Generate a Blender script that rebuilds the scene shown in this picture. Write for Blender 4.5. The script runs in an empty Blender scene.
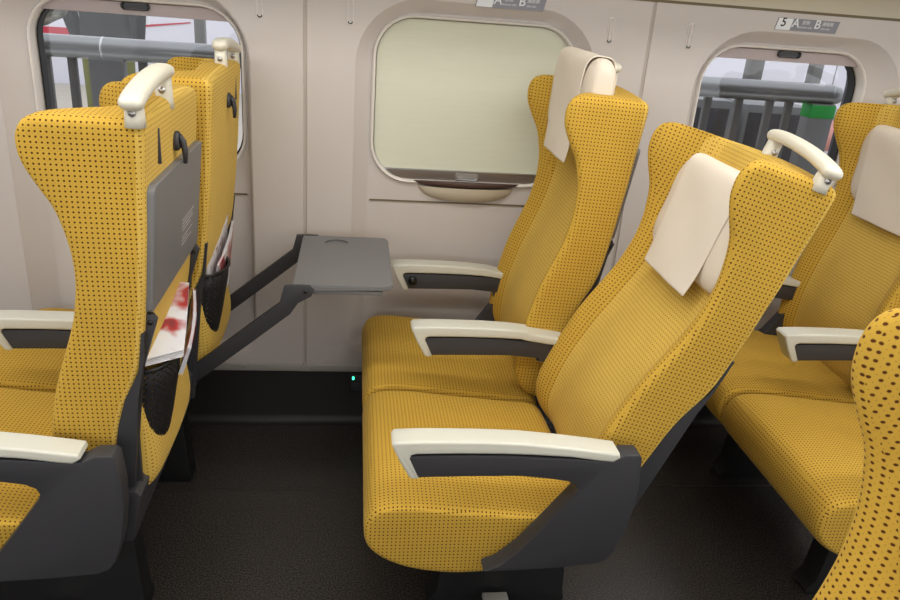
import bpy, bmesh, math, random
from mathutils import Vector, Matrix
random.seed(7)
S = bpy.context.scene
COL = S.collection
P = 1.04                      # window and seat pitch
PX, PZ = .647, .33            # recline pivot of a backrest

# ------------------------------------------------------------------ materials
def lin(c):
    return tuple(((v/255)/12.92 if v/255 <= .04045 else ((v/255+.055)/1.055)**2.4) for v in c) + (1,)
def new_mat(name):
    m = bpy.data.materials.new(name); m.use_nodes = True
    nt = m.node_tree; b = nt.nodes['Principled BSDF']
    return m, nt, b
def plain(name, rgb, rough=.5, metal=0., bump=0., bscale=200., spec=.5, var=0.):
    m, nt, b = new_mat(name)
    b.inputs['Base Color'].default_value = lin(rgb)
    b.inputs['Roughness'].default_value = rough
    b.inputs['Metallic'].default_value = metal
    b.inputs['Specular IOR Level'].default_value = spec
    tc = nt.nodes.new('ShaderNodeTexCoord')
    n = nt.nodes.new('ShaderNodeTexNoise'); n.inputs['Scale'].default_value = bscale
    n.inputs['Detail'].default_value = 3
    nt.links.new(tc.outputs['Object'], n.inputs['Vector'])
    if bump:
        bp = nt.nodes.new('ShaderNodeBump'); bp.inputs['Strength'].default_value = bump
        bp.inputs['Distance'].default_value = .001
        nt.links.new(n.outputs['Fac'], bp.inputs['Height']); nt.links.new(bp.outputs['Normal'], b.inputs['Normal'])
    if var:
        mx = nt.nodes.new('ShaderNodeMix'); mx.data_type = 'RGBA'
        c = lin(rgb)
        mx.inputs[6].default_value = tuple(v*(1-var) for v in c[:3])+(1,)
        mx.inputs[7].default_value = tuple(min(1, v*(1+var)) for v in c[:3])+(1,)
        nt.links.new(n.outputs['Fac'], mx.inputs[0]); nt.links.new(mx.outputs[2], b.inputs['Base Color'])
    return m
def mnode(nt, op, a, b=None):
    n = nt.nodes.new('ShaderNodeMath'); n.operation = op
    for i, v in enumerate((a, b)):
        if v is None: continue
        if isinstance(v, (int, float)): n.inputs[i].default_value = v
        else: nt.links.new(v, n.inputs[i])
    return n.outputs[0]
def fabric(name, base, dot, size, small, pitch=.0091, rib=0.):
    """woven moquette with a square lattice of brown dots, laid on by the dominant face direction"""
    m, nt, b = new_mat(name)
    tc = nt.nodes.new('ShaderNodeTexCoord'); sp = nt.nodes.new('ShaderNodeSeparateXYZ')
    nt.links.new(tc.outputs['Object'], sp.inputs[0])
    geo = nt.nodes.new('ShaderNodeNewGeometry'); vt = nt.nodes.new('ShaderNodeVectorTransform')
    vt.vector_type = 'NORMAL'; vt.convert_from = 'WORLD'; vt.convert_to = 'OBJECT'
    nt.links.new(geo.outputs['Normal'], vt.inputs[0])
    ns = nt.nodes.new('ShaderNodeSeparateXYZ'); nt.links.new(vt.outputs[0], ns.inputs[0])
    ax, ay, az = (mnode(nt, 'ABSOLUTE', ns.outputs[i]) for i in range(3))
    side = mnode(nt, 'GREATER_THAN', ay, mnode(nt, 'MAXIMUM', ax, az))       # faces +-Y -> x,z
    top = mnode(nt, 'GREATER_THAN', az, mnode(nt, 'MAXIMUM', ax, ay))        # faces up    -> x,y
    def mix(f, a, c):
        x = nt.nodes.new('ShaderNodeMix'); x.data_type = 'FLOAT'
        nt.links.new(f, x.inputs[0]); nt.links.new(a, x.inputs[2]); nt.links.new(c, x.inputs[3]); return x.outputs[0]
    X, Y, Z = sp.outputs
    u = mix(side, Y, X)
    v = mix(top, Z, X)
    def cell(w, off=0.): return mnode(nt, 'SUBTRACT', mnode(nt, 'FRACT', mnode(nt, 'ADD', mnode(nt, 'MULTIPLY', w, 1/pitch), off+100)), .5)
    def dots(off, r):
        cu, cv = cell(u, off), cell(v, off)
        d = mnode(nt, 'SQRT', mnode(nt, 'ADD', mnode(nt, 'POWER', mnode(nt, 'ABSOLUTE', cu), 2.), mnode(nt, 'POWER', mnode(nt, 'ABSOLUTE', cv), 2.)))
        mr = nt.nodes.new('ShaderNodeMapRange'); mr.inputs['From Min'].default_value = r*.75; mr.inputs['From Max'].default_value = r*1.2
        mr.inputs['To Min'].default_value = 1; mr.inputs['To Max'].default_value = 0
        nt.links.new(d, mr.inputs['Value']); return mr.outputs[0]
    d1 = dots(0., size)
    d2 = mnode(nt, 'MULTIPLY', dots(.5, small), .45)
    f = mnode(nt, 'MAXIMUM', d1, d2)
    if rib:
        rb = mnode(nt, 'MULTIPLY', mnode(nt, 'GREATER_THAN', mnode(nt, 'ABSOLUTE', cell(u)), .30), rib)
        f = mnode(nt, 'MAXIMUM', f, rb)
    no = nt.nodes.new('ShaderNodeTexNoise'); no.inputs['Scale'].default_value = 7.; no.inputs['Detail'].default_value = 4
    nt.links.new(tc.outputs['Object'], no.inputs['Vector'])
    bc = nt.nodes.new('ShaderNodeMix'); bc.data_type = 'RGBA'
    c = lin(base)
    bc.inputs[6].default_value = tuple(k*.86 for k in c[:3])+(1,); bc.inputs[7].default_value = tuple(min(1, k*1.14) for k in c[:3])+(1,)
    nt.links.new(no.outputs['Fac'], bc.inputs[0])
    mx = nt.nodes.new('ShaderNodeMix'); mx.data_type = 'RGBA'
    nt.links.new(f, mx.inputs[0]); nt.links.new(bc.outputs[2], mx.inputs[6]); mx.inputs[7].default_value = lin(dot)
    nt.links.new(mx.outputs[2], b.inputs['Base Color'])
    b.inputs['Roughness'].default_value = .9
    b.inputs['Specular IOR Level'].default_value = .15
    b.inputs['Sheen Weight'].default_value = .25; b.inputs['Sheen Roughness'].default_value = .4
    b.inputs['Sheen Tint'].default_value = lin((255, 225, 150))
    fine = nt.nodes.new('ShaderNodeTexNoise'); fine.inputs['Scale'].default_value = 900
    nt.links.new(tc.outputs['Object'], fine.inputs['Vector'])
    h = mnode(nt, 'SUBTRACT', mnode(nt, 'MULTIPLY', fine.outputs['Fac'], .5), f)
    bp = nt.nodes.new('ShaderNodeBump'); bp.inputs['Strength'].default_value = .35; bp.inputs['Distance'].default_value = .0012
    nt.links.new(h, bp.inputs['Height']); nt.links.new(bp.outputs['Normal'], b.inputs['Normal'])
    return m

M = {}
M['fab'] = fabric('yellow_moquette', (195, 157, 62), (84, 46, 22), .205, .07)
M['fabc'] = fabric('pale_yellow_moquette', (208, 174, 84), (124, 84, 32), .175, .06, rib=.04)
M['dark'] = plain('charcoal_plastic', (52, 52, 56), .48, bump=.15, bscale=900)
M['dark2'] = plain('black_plastic', (24, 24, 26), .45)
M['cream'] = plain('cream_plastic', (203, 202, 190), .32, var=.02, bscale=3)
M['ivory'] = plain('ivory_plastic', (211, 207, 192), .33)
M['cloth'] = plain('cream_headrest_cloth', (217, 206, 190), .9, bump=.3, bscale=700, spec=.1, var=.04)
M['cloth2'] = plain('cream_cover_cloth', (222, 212, 198), .9, bump=.3, bscale=900, spec=.1, var=.03)
M['table'] = plain('grey_table_plastic', (112, 112, 114), .42, bump=.12, bscale=1200)
M['wall'] = plain('warm_white_wall_panel', (197, 190, 186), .55, bump=.1, bscale=500, var=.015)
M['wall2'] = plain('window_bay_panel', (194, 188, 182), .5, bump=.1, bscale=500)
M['lip'] = plain('window_lip_plastic', (222, 217, 212), .35)
M['ceil'] = plain('ceiling_panel', (225, 222, 212), .6)
M['rack'] = plain('luggage_rack_panel', (196, 190, 172), .45)
M['groove'] = plain('panel_groove', (104, 92, 66), .6)
M['seam'] = plain('seam_filler', (176, 168, 160), .6)
M['rail'] = plain('aluminium_skirting', (176, 172, 166), .4, metal=.2)
M['rubber'] = plain('black_rubber', (10, 10, 11), .5)
M['shade'] = plain('pale_green_roller_blind', (208, 210, 192), .85, bump=.2, bscale=12, var=.04)
_n = M['shade'].node_tree; _t = _n.nodes['Texture Coordinate']; _no = _n.nodes['Noise Texture']; _mp = _n.nodes.new('ShaderNodeMapping')
_mp.inputs['Scale'].default_value = (.7, 1, 14); _n.links.new(_t.outputs['Object'], _mp.inputs[0]); _n.links.new(_mp.outputs[0], _no.inputs['Vector'])
M['bar'] = plain('blind_bar_bronze', (120, 110, 102), .35, metal=.4)
M['lilac'] = plain('blind_bar_lilac', (170, 158, 158), .45)
M['brown'] = plain('brown_sill_tray', (84, 64, 60), .4)
M['sill'] = plain('beige_sill_cup', (196, 186, 168), .45)
M['chrome'] = plain('brushed_metal', (190, 190, 192), .28, metal=.9)
M['steel'] = plain('stainless_rail', (126, 128, 128), .3, metal=.75, var=.12, bscale=5)
M['bars'] = plain('fence_bar_grey', (100, 100, 98), .5, metal=.3)
M['boards'] = plain('fence_board_grey', (112, 114, 114), .5, var=.1, bscale=4)
M['green'] = plain('green_tape', (20, 150, 60), .5)
M['plat'] = plain('platform_paving', (176, 170, 156), .8, var=.08, bscale=5)
M['lav'] = plain('pale_lavender_train_body', (206, 206, 214), .4)
M['red'] = plain('red_stripe', (176, 30, 52), .45)
M['white'] = plain('white_paint', (225, 228, 232), .5)
M['coat'] = plain('dark_jacket_cloth', (26, 25, 30), .9)
M['olive'] = plain('olive_trouser_cloth', (104, 106, 62), .9)
M['skin'] = plain('skin', (205, 160, 130), .6)
M['hair'] = plain('black_hair', (22, 18, 16), .6)
M['sign'] = plain('grey_sign', (132, 132, 142), .5)
M['ink'] = plain('black_ink', (25, 25, 25), .6)
M['paper'] = plain('white_paper', (232, 232, 236), .7)
M['pinkp'] = plain('poster_pink', (226, 160, 150), .6, var=.2, bscale=20)

def mottle(name, cols, scale, rough=.6, kind='noise'):
    m, nt, b = new_mat(name)
    tc = nt.nodes.new('ShaderNodeTexCoord')
    if kind == 'noise':
        n = nt.nodes.new('ShaderNodeTexNoise'); n.inputs['Detail'].default_value = 2; out = 'Fac'
    else:
        n = nt.nodes.new('ShaderNodeTexVoronoi'); out = 'Distance'
    n.inputs['Scale'].default_value = scale
    nt.links.new(tc.outputs['Object'], n.inputs['Vector'])
    r = nt.nodes.new('ShaderNodeValToRGB'); e = r.color_ramp.elements
    e[0].position = .3; e[1].position = .75
    e[0].color = lin(cols[0]); e[1].color = lin(cols[-1])
    for i, c in enumerate(cols[1:-1]):
        k = e.new(.3+.45*(i+1)/(len(cols)-1)); k.color = lin(c)
    nt.links.new(n.outputs[out], r.inputs[0]); nt.links.new(r.outputs[0], b.inputs['Base Color'])
    b.inputs['Roughness'].default_value = rough
    return m
M['bag'] = mottle('mottled_bag_cloth', [(60, 60, 58), (120, 118, 110), (196, 192, 180)], 14, .8)
M['cover_a'] = mottle('magazine_cover_print', [(70, 44, 34), (150, 110, 90), (226, 224, 228), (236, 236, 240), (226, 224, 228), (196, 110, 96)], 22, .3)
M['cover_b'] = mottle('magazine_cover_print_pale', [(230, 232, 238), (226, 228, 236), (180, 60, 60), (60, 70, 90)], 16, .3)
M['poster'] = mottle('platform_poster_print', [(110, 130, 150), (190, 196, 200), (220, 120, 100)], 9, .6)

# net of the magazine pockets: black strings with open mesh
def net_mat():
    m, nt, b = new_mat('black_pocket_net')
    b.inputs['Base Color'].default_value = lin((16, 16, 20)); b.inputs['Roughness'].default_value = .7
    tc = nt.nodes.new('ShaderNodeTexCoord'); sp = nt.nodes.new('ShaderNodeSeparateXYZ')
    nt.links.new(tc.outputs['Object'], sp.inputs[0])
    a = mnode(nt, 'ADD', sp.outputs[1], sp.outputs[2]); c = mnode(nt, 'SUBTRACT', sp.outputs[1], sp.outputs[2])
    def ln(w): return mnode(nt, 'LESS_THAN', mnode(nt, 'FRACT', mnode(nt, 'ADD', mnode(nt, 'MULTIPLY', w, 70.), 50.)), .62)
    f = mnode(nt, 'MAXIMUM', ln(a), ln(c))
    nt.links.new(f, b.inputs['Alpha'])
    return m
M['net'] = net_mat()
def glass_mat():
    m = bpy.data.materials.new('window_glass'); m.use_nodes = True; nt = m.node_tree; nt.nodes.clear()
    o = nt.nodes.new('ShaderNodeOutputMaterial'); t = nt.nodes.new('ShaderNodeBsdfTransparent'); g = nt.nodes.new('ShaderNodeBsdfGlossy')
    t.inputs[0].default_value = (.86, .87, .88, 1); g.inputs['Roughness'].default_value = .03
    fr = nt.nodes.new('ShaderNodeFresnel'); fr.inputs[0].default_value = 1.45
    mx = nt.nodes.new('ShaderNodeMixShader')
    nt.links.new(fr.outputs[0], mx.inputs[0]); nt.links.new(t.outputs[0], mx.inputs[1]); nt.links.new(g.outputs[0], mx.inputs[2])
    nt.links.new(mx.outputs[0], o.inputs[0]); return m
M['glass'] = glass_mat()
def floor_mat():
    m, nt, b = new_mat('dark_speckled_floor')
    tc = nt.nodes.new('ShaderNodeTexCoord')
    n = nt.nodes.new('ShaderNodeTexNoise'); n.inputs['Scale'].default_value = 260; n.inputs['Detail'].default_value = 3
    nt.links.new(tc.outputs['Object'], n.inputs['Vector'])
    r = nt.nodes.new('ShaderNodeValToRGB'); r.color_ramp.elements[0].color = lin((42, 39, 36)); r.color_ramp.elements[1].color = lin((84, 78, 74))
    r.color_ramp.elements[0].position = .45; r.color_ramp.elements[1].position = .72
    nt.links.new(n.outputs['Fac'], r.inputs[0]); nt.links.new(r.outputs[0], b.inputs['Base Color'])
    b.inputs['Roughness'].default_value = .24
    bp = nt.nodes.new('ShaderNodeBump'); bp.inputs['Strength'].default_value = .5; bp.inputs['Distance'].default_value = .0012
    nt.links.new(n.outputs['Fac'], bp.inputs['Height']); nt.links.new(bp.outputs['Normal'], b.inputs['Normal'])
    return m
M['floor'] = floor_mat()
def emis(name, col, s):
    m, nt, b = new_mat(name)
    b.inputs['Base Color'].default_value = col; b.inputs['Emission Color'].default_value = col; b.inputs['Emission Strength'].default_value = s
    return m
M['lamp'] = emis('fluorescent_diffuser', (1, .96, .88, 1), 4.)
M['fillblind'] = emis('fill_glow_blind', (.85, .9, .92, 1), .8)  # self-glow for the unseen aisle-side blinds, added as fill
M['led'] = emis('green_led', (.05, .9, .45, 1), 3.)

# ------------------------------------------------------------------ object helpers
def tag(o, label=None, cat=None, group=None, kind=None):
    if label: o['label'] = label
    if cat: o['category'] = cat
    if group: o['group'] = group
    if kind: o['kind'] = kind
    return o
def thing(name, label, cat, loc=(0, 0, 0), group=None):
    o = bpy.data.objects.new(name, None); COL.objects.link(o); o.location = loc
    o.empty_display_size = .1
    return tag(o, label, cat, group)
def obj(name, bm, mats, parent=None, smooth=True, sub=0, loc=None, rot=0., label=None, kind=None, angle=None):
    bmesh.ops.recalc_face_normals(bm, faces=bm.faces)
    me = bpy.data.meshes.new(name); bm.to_mesh(me); bm.free()
    for m in (mats if isinstance(mats, (list, tuple)) else [mats]): me.materials.append(M[m])
    for p in me.polygons: p.use_smooth = smooth
    if smooth and angle: me.set_sharp_from_angle(angle=math.radians(angle))
    o = bpy.data.objects.new(name, me); COL.objects.link(o)
    if parent: o.parent = parent
    if loc is not None: o.location = loc
    if rot: o.rotation_euler = (0, rot, 0)
    if sub:
        s = o.modifiers.new('smooth', 'SUBSURF'); s.levels = sub; s.render_levels = sub
    if label: o['label'] = label
    if kind: o['kind'] = kind
    return o
def spline(pts, n=6, closed=True):
    out = []; L = len(pts)
    rng = range(L) if closed else range(L-1)
    for i in rng:
        g = (lambda k: pts[k % L]) if closed else (lambda k: pts[min(max(k, 0), L-1)])
        p0, p1, p2, p3 = g(i-1), g(i), g(i+1), g(i+2)
        for k in range(n):
            t = k/n
            out.append(tuple(.5*(2*b+(c-a)*t+(2*a-5*b+4*c-d)*t*t+(3*b-a-3*c+d)*t**3) for a, b, c, d in zip(p0, p1, p2, p3)))
    if not closed: out.append(tuple(pts[-1]))
    return out
def prism(bm, prof, y0, y1, bevel=0., seg=2, org=(0, 0)):
    """XZ outline given real thickness along Y"""
    v = [bm.verts.new((x-org[0], y0, z-org[1])) for x, z in prof]
    f = bm.faces.new(v)
    r = bmesh.ops.extrude_face_region(bm, geom=[f])
    nv = [e for e in r['geom'] if isinstance(e, bmesh.types.BMVert)]
    bmesh.ops.translate(bm, verts=nv, vec=(0, y1-y0, 0))
    if bevel:
        vs = set(v) | set(nv)
        ed = [e for e in bm.edges if e.verts[0] in vs and e.verts[1] in vs and abs(e.verts[0].co.y-e.verts[1].co.y) < 1e-6]
        bmesh.ops.bevel(bm, geom=ed, offset=bevel, segments=seg, affect='EDGES', profile=.6)
    return bm
def box(bm, x0, x1, y0, y1, z0, z1, bevel=0., seg=2):
    c = Vector(((x0+x1)/2, (y0+y1)/2, (z0+z1)/2))
    r = bmesh.ops.create_cube(bm, size=1., matrix=Matrix.Translation(c) @ Matrix.Diagonal((abs(x1-x0), abs(y1-y0), abs(z1-z0), 1)))
    if bevel:
        vs = set(r['verts'])
        bmesh.ops.bevel(bm, geom=[e for e in bm.edges if e.verts[0] in vs and e.verts[1] in vs], offset=bevel, segments=seg, affect='EDGES', profile=.6)
    return bm
def cyl(bm, p, axis, r, h, n=24, r2=None):
    d = Vector(axis).normalized(); q = Vector((0, 0, 1)).rotation_difference(d).to_matrix().to_4x4()
    bmesh.ops.create_cone(bm, cap_ends=True, segments=n, radius1=r, radius2=r if r2 is None else r2, depth=h, matrix=Matrix.Translation(Vector(p)) @ q)
    return bm
def sweep(bm, path, radii, side=(1, 0, 0), n=16, cap=True, power=1.):
    """tube along a path; radii = (half width along 'side', half thickness)"""
    side = Vector(side).normalized(); rings = []
    path = [Vector(p) for p in path]
    for i, p in enumerate(path):
        t = (path[min(i+1, len(path)-1)]-path[max(i-1, 0)]).normalized()
        s = (side-side.dot(t)*t).normalized(); u = t.cross(s)
        a, b = radii[i] if isinstance(radii, list) else radii
        ring = []
        for k in range(n):
            th = 2*math.pi*k/n; c, q = math.cos(th), math.sin(th)
            c = math.copysign(abs(c)**power, c); q = math.copysign(abs(q)**power, q)
            ring.append(bm.verts.new(p+s*a*c+u*b*q))
        rings.append(ring)
    for A, B in zip(rings, rings[1:]):
        for k in range(n): bm.faces.new((A[k], A[(k+1) % n], B[(k+1) % n], B[k]))
    if cap: bm.faces.new(rings[0][::-1]); bm.faces.new(rings[-1])
    return bm
def loft(bm, loops, cap=True, closed=True):
    rings = [[bm.verts.new(p) for p in L] for L in loops]
    n = len(loops[0])
    for A, B in zip(rings, rings[1:]):
        for k in range(n if closed else n-1): bm.faces.new((A[k], A[(k+1) % n], B[(k+1) % n], B[k]))
    if cap:
        bm.faces.new(rings[0][::-1]); bm.faces.new(rings[-1])
    return rings
def interp(tab, z):
    if z <= tab[0][0]: return tab[0][1]
    for (a, p), (b, q) in zip(tab, tab[1:]):
        if z <= b:
            t = (z-a)/(b-a); t = t*t*(3-2*t)*.35+t*.65
            return p+(q-p)*t
    return tab[-1][1]

# ------------------------------------------------------------------ seat parts, in seat coordinates (x = rearwards, upright back)
WING = [(.39, .655), (.42, .632), (.46, .605), (.52, .600), (.62, .612), (.70, .627), (.75, .640), (.81, .663), (.87, .681), (.93, .690), (.98, .691), (1.03, .683),
        (1.08, .668), (1.12, .642), (1.155, .625), (1.19, .620), (1.22, .629), (1.235, .645)]
PAD = [(.39, .665), (.46, .640), (.55, .640), (.62, .648), (.70, .668), (.80, .700), (.90, .730), (1.0, .750), (1.1, .762), (1.235, .764)]
REAR = [(.39, .700), (.50, .717), (.59, .735), (.68, .752), (.73, .778), (.76, .792), (.83, .801), (.93, .812), (1.05, .822), (1.235, .834)]
def rl(z): return .757+(z-.6)*.11
def rear(z): return interp(REAR, z)
def backrest_bm(w=.236):
    bm = bmesh.new()
    ys = [0, .05, .10, .135, .158, .166, .176, .190, .204, .215, .223, .229, .233, w]
    ys = [-y for y in ys[:0:-1]] + ys
    K = 7
    def front(y, z):
        a = abs(y); xp, xw = interp(PAD, z), interp(WING, z)
        head = min(1, max(0, (z-.95)/.15))
        e = .135-.0*head
        if a <= e: x = xp - .006*(1-(a/e)**2)
        elif a < .222:
            t = (a-e)/(.222-e); x = xp+(xw-xp)*t*t*(3-2*t)
        else: x = xw
        if abs(a-.166) < .004: x += .004
        d = w-a
        if d < .014: x += .012*(1-d/.014)**2
        return x
    def back(y, z):
        d = w-abs(y); x = rear(z)
        if d < .016: x -= .010*(1-d/.016)**2
        return x
    secs = []
    zs = [.392, .40, .42, .44, .47, .50, .54, .58, .62, .66, .70, .74, .78, .82, .86, .90, .93, .96, .99, 1.02, 1.05, 1.08, 1.105, 1.13, 1.155, 1.175, 1.195, 1.212, 1.225, 1.232, 1.236]
    ins = {.392: .018, .40: .006, 1.225: .002, 1.232: .008, 1.236: .018, 1.212: 0}
    grid = []
    for z in zs:
        d = ins.get(z, 0)
        row = []
        for j, y in enumerate(ys):
            yy = y*(w-d)/w; f, b = front(y, z)+d, back(y, z)-d
            dome = .010*(1-(y/w)**2) if z > 1.15 else 0
            row.append((f, b, yy, z+dome*(z-1.15)/.08 if z > 1.15 else z))
        grid.append(row)
    N = len(ys)
    rings = []
    for row in grid:
        ring = [bm.verts.new((f-PX, y, z-PZ)) for f, b, y, z in row]
        f, b, y, z = row[-1]; ring += [bm.verts.new((f+(b-f)*k/K-PX, y, z-PZ)) for k in range(1, K)]
        ring += [bm.verts.new((b-PX, y, z-PZ)) for f, b, y, z in row[::-1]]
        f, b, y, z = row[0]; ring += [bm.verts.new((b+(f-b)*k/K-PX, y, z-PZ)) for k in range(1, K)]
        rings.append(ring)
    L = len(rings[0])
    for i, (A, B) in enumerate(zip(rings, rings[1:])):
        for k in range(L):
            q = bm.faces.new((A[k], A[(k+1) % L], B[(k+1) % L], B[k]))
            if k < N-1 and abs((ys[k]+ys[k+1])/2) < .166: q.material_index = 1
            if N+K-1 <= k < 2*N+K-2: q.material_index = 1
    for ring, row, up in ((rings[-1], grid[-1], 1), (rings[0], grid[0], 0)):
        cols = []
        for j in range(N):
            fv = ring[j]; bv = ring[N+K-1+(N-1-j)]
            if j == N-1: mid = ring[N:N+K-1]
            elif j == 0: mid = ring[2*N+K-1:][::-1]
            else:
                f, b, y, z = row[j]; mid = [bm.verts.new((f+(b-f)*k/K-PX, y, z-PZ)) for k in range(1, K)]
            cols.append([fv]+list(mid)+[bv])
        for A, B in zip(cols, cols[1:]):
            for k in range(K): bm.faces.new((A[k], A[k+1], B[k+1], B[k]))
    return bm
def ysec(prof, w, r, top_dome=0., n_mid=6, org=(PX, PZ), powr=1.):
    """loft an XZ outline sideways from -w to w with its ends rounded by r"""
    cx = sum(p[0] for p in prof)/len(prof); cz = sum(p[1] for p in prof)/len(prof)
    st = [(-w, 1.)] ; st += [(-w+r*(1-math.cos(a)), 1-math.sin(a)) for a in (.35, .75, 1.15)] + [(-w+r, 0)]
    st += [(-w+r+(2*w-2*r)*k/n_mid, 0) for k in range(1, n_mid)] + [(w-(s+w), i) for s, i in st[::-1]]
    loops = []
    for y, i in st:
        L = []
        for x, z in prof:
            dx, dz = x-cx, z-cz; d = math.hypot(dx, dz)
            k = max(0, (d-r*i*.9)/d) if d else 1
            zz = cz+dz*k
            if dz > 0: zz += top_dome*(1-(y/w)**2)
            L.append((cx+dx*k-org[0], y, zz-org[1]))
        loops.append(L)
    bm = bmesh.new(); loft(bm, loops); return bm
CUSH = [(.190, .385), (.196, .412), (.212, .436), (.245, .446), (.30, .447), (.40, .438), (.50, .426), (.60, .414), (.665, .408), (.69, .37),
        (.67, .31), (.60, .285), (.50, .270), (.40, .262), (.31, .275), (.25, .298), (.212, .325), (.194, .352)]
def cushion_bm(w=.243, off=0.):
    b = ysec(spline(CUSH, 3), w, .020, top_dome=.012, n_mid=10, org=(0, 0)); bmesh.ops.translate(b, verts=b.verts, vec=(0, off, 0)); return b
def headrest_bm(): 
    pr = []
    for k in range(32):
        a = 2*math.pi*k/32; c, s = math.cos(a), math.sin(a)
        pr.append((.731+.041*math.copysign(abs(c)**.8, c), 1.085+.124*math.copysign(abs(s)**.62, s)))
    return ysec(pr, .196, .045, n_mid=8)
def cover_bm():
    """cloth band hanging over the pillow: front flap, over the top, short tail behind"""
    path = spline([(.684, .932), (.686, .975), (.688, 1.03), (.6895, 1.10), (.690, 1.16), (.695, 1.194), (.711, 1.209), (.735, 1.2105), (.760, 1.203), (.768, 1.17), (.770, 1.13)], 3, closed=False)
    bm = bmesh.new(); ws = [-.122, -.118, -.08, -.04, 0, .04, .08, .118, .122]
    top, bot = [], []
    for i, (x, z) in enumerate(path):
        a, b = path[max(i-1, 0)], path[min(i+1, len(path)-1)]
        n = Vector((-(b[1]-a[1]), 0, b[0]-a[0])).normalized()
        r1, r2 = [], []
        for j, y in enumerate(ws):
            wv = (.0022*math.sin(y*52+z*17)+.0014*math.sin(y*23-z*31))*(1 if i < 14 else .3)
            w2 = y*(.98+.24*min(1, i/18))
            p = Vector((x-PX, w2, z-PZ))+n*wv
            r1.append(bm.verts.new(p+n*.002)); r2.append(bm.verts.new(p-n*.0015))
        top.append(r1); bot.append(r2)
    R, C = len(path), len(ws)
    for i in range(R-1):
        for j in range(C-1):
            bm.faces.new((top[i][j], top[i][j+1], top[i+1][j+1], top[i+1][j])); bm.faces.new((bot[i][j], bot[i+1][j], bot[i+1][j+1], bot[i][j+1]))
        for j in (0, C-1): bm.faces.new((top[i][j], top[i+1][j], bot[i+1][j], bot[i][j]))
    for i in (0, R-1):
        for j in range(C-1): bm.faces.new((top[i][j], bot[i][j], bot[i][j+1], top[i][j+1]))
    return bm
def handle_bm(s):
    """ivory grab handle; s = +1 when the seat's outer side is at -y"""
    bm = bmesh.new(); x = .803-PX
    pts = [(x, -.254, 1.255), (x, -.245, 1.263), (x, -.215, 1.272), (x, -.17, 1.281), (x, -.11, 1.289), (x, -.05, 1.293), (x, -.012, 1.291), (x, .004, 1.284)]
    sp = spline(pts, 4, closed=False); n = len(sp)
    rr = []
    for i in range(n):
        e = min(i, n-1-i)/5.; k = math.sqrt(max(.04, 1-(1-min(1, e))**2)); rr.append((.021*k, .0138*k))
    sweep(bm, [(a, s*b, c-PZ) for a, b, c in sp], rr, n=20, power=.8)
    for y, z in ((-.228, 1.264), (-.018, 1.286)):
        sweep(bm, [(x, s*y, 1.222-PZ), (x, s*y, 1.240-PZ), (x, s*y, z-PZ)], [(.017, .0165), (.016, .0155), (.0145, .014)], n=20, power=.75)
    return bm
def screw_bm(y, z, s):
    bm = bmesh.new(); cyl(bm, (.803-PX, s*y-.0160, z-PZ), (0, -1, 0), .0062, .005, 20)
    cyl(bm, (.803-PX, s*y-.0188, z-PZ), (0, -1, 0), .0035, .002, 6); return bm
CAPP = [(.237, .636), (.243, .643), (.29, .645), (.34, .645), (.42, .644), (.49, .641), (.55, .635), (.603, .629), (.66, .621), (.699, .615), (.702, .606), (.688, .596), (.66, .599), (.60, .608), (.53, .613), (.46, .616),
        (.37, .617), (.285, .616), (.276, .613), (.274, .606), (.2945, .562), (.291, .558), (.280, .558), (.274, .562), (.255, .596)]
SLOT = [(.268, .611), (.37, .613), (.46, .612), (.60, .604), (.70, .594), (.70, .535), (.62, .548), (.586, .556), (.50, .564), (.40, .563), (.288, .561), (.285, .566)]
PANEL = [(.268, .611), (.37, .613), (.46, .612), (.60, .604), (.68, .598), (.705, .612), (.736, .612), (.743, .605), (.749, .54), (.748, .49), (.738, .42), (.722, .366), (.707, .345), (.685, .335), (.612, .326), (.52, .321),
         (.445, .3195), (.475, .332), (.518, .374), (.555, .425), (.59, .475), (.618, .515), (.622, .528), (.617, .540), (.60, .549), (.56, .556), (.50, .563), (.40, .563), (.288, .561), (.285, .566)]
def armparts(seat, y0, y1, dx=0., full=False, dial=False, ext=.005):
    bm = bmesh.new()
    if full:
        prism(bm, [(x+(ext if x > .66 else 0), z) for x, z in PANEL], y0+.001, y1-.010, .005, 2); part = obj('side_panel', bm, 'dark', seat, angle=40)
    else:
        pr = [(x+(dx if x < .6 else min(dx, .035)), z) for x, z in SLOT]
        prism(bm, pr, y0+.004, y1-.004, .003, 2); part = obj('armrest', bm, 'dark', seat, angle=40)
    bm = bmesh.new(); prism(bm, [(x+dx if x < .6 else x+dx*.3, z) for x, z in CAPP], y0, y1, .0055, 3)
    obj('armrest_cap', bm, 'cream', part, angle=50, label='cream armrest cap')
    if dial:
        bm = bmesh.new(); cyl(bm, (.305+dx, y0-.002, .592), (0, -1, 0), .0135, .012, 28); cyl(bm, (.305+dx, y0-.009, .592), (0, -1, 0), .008, .006, 20)
        obj('control_dial', bm, 'rubber', part, label='round black recline dial')
    return part
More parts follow.
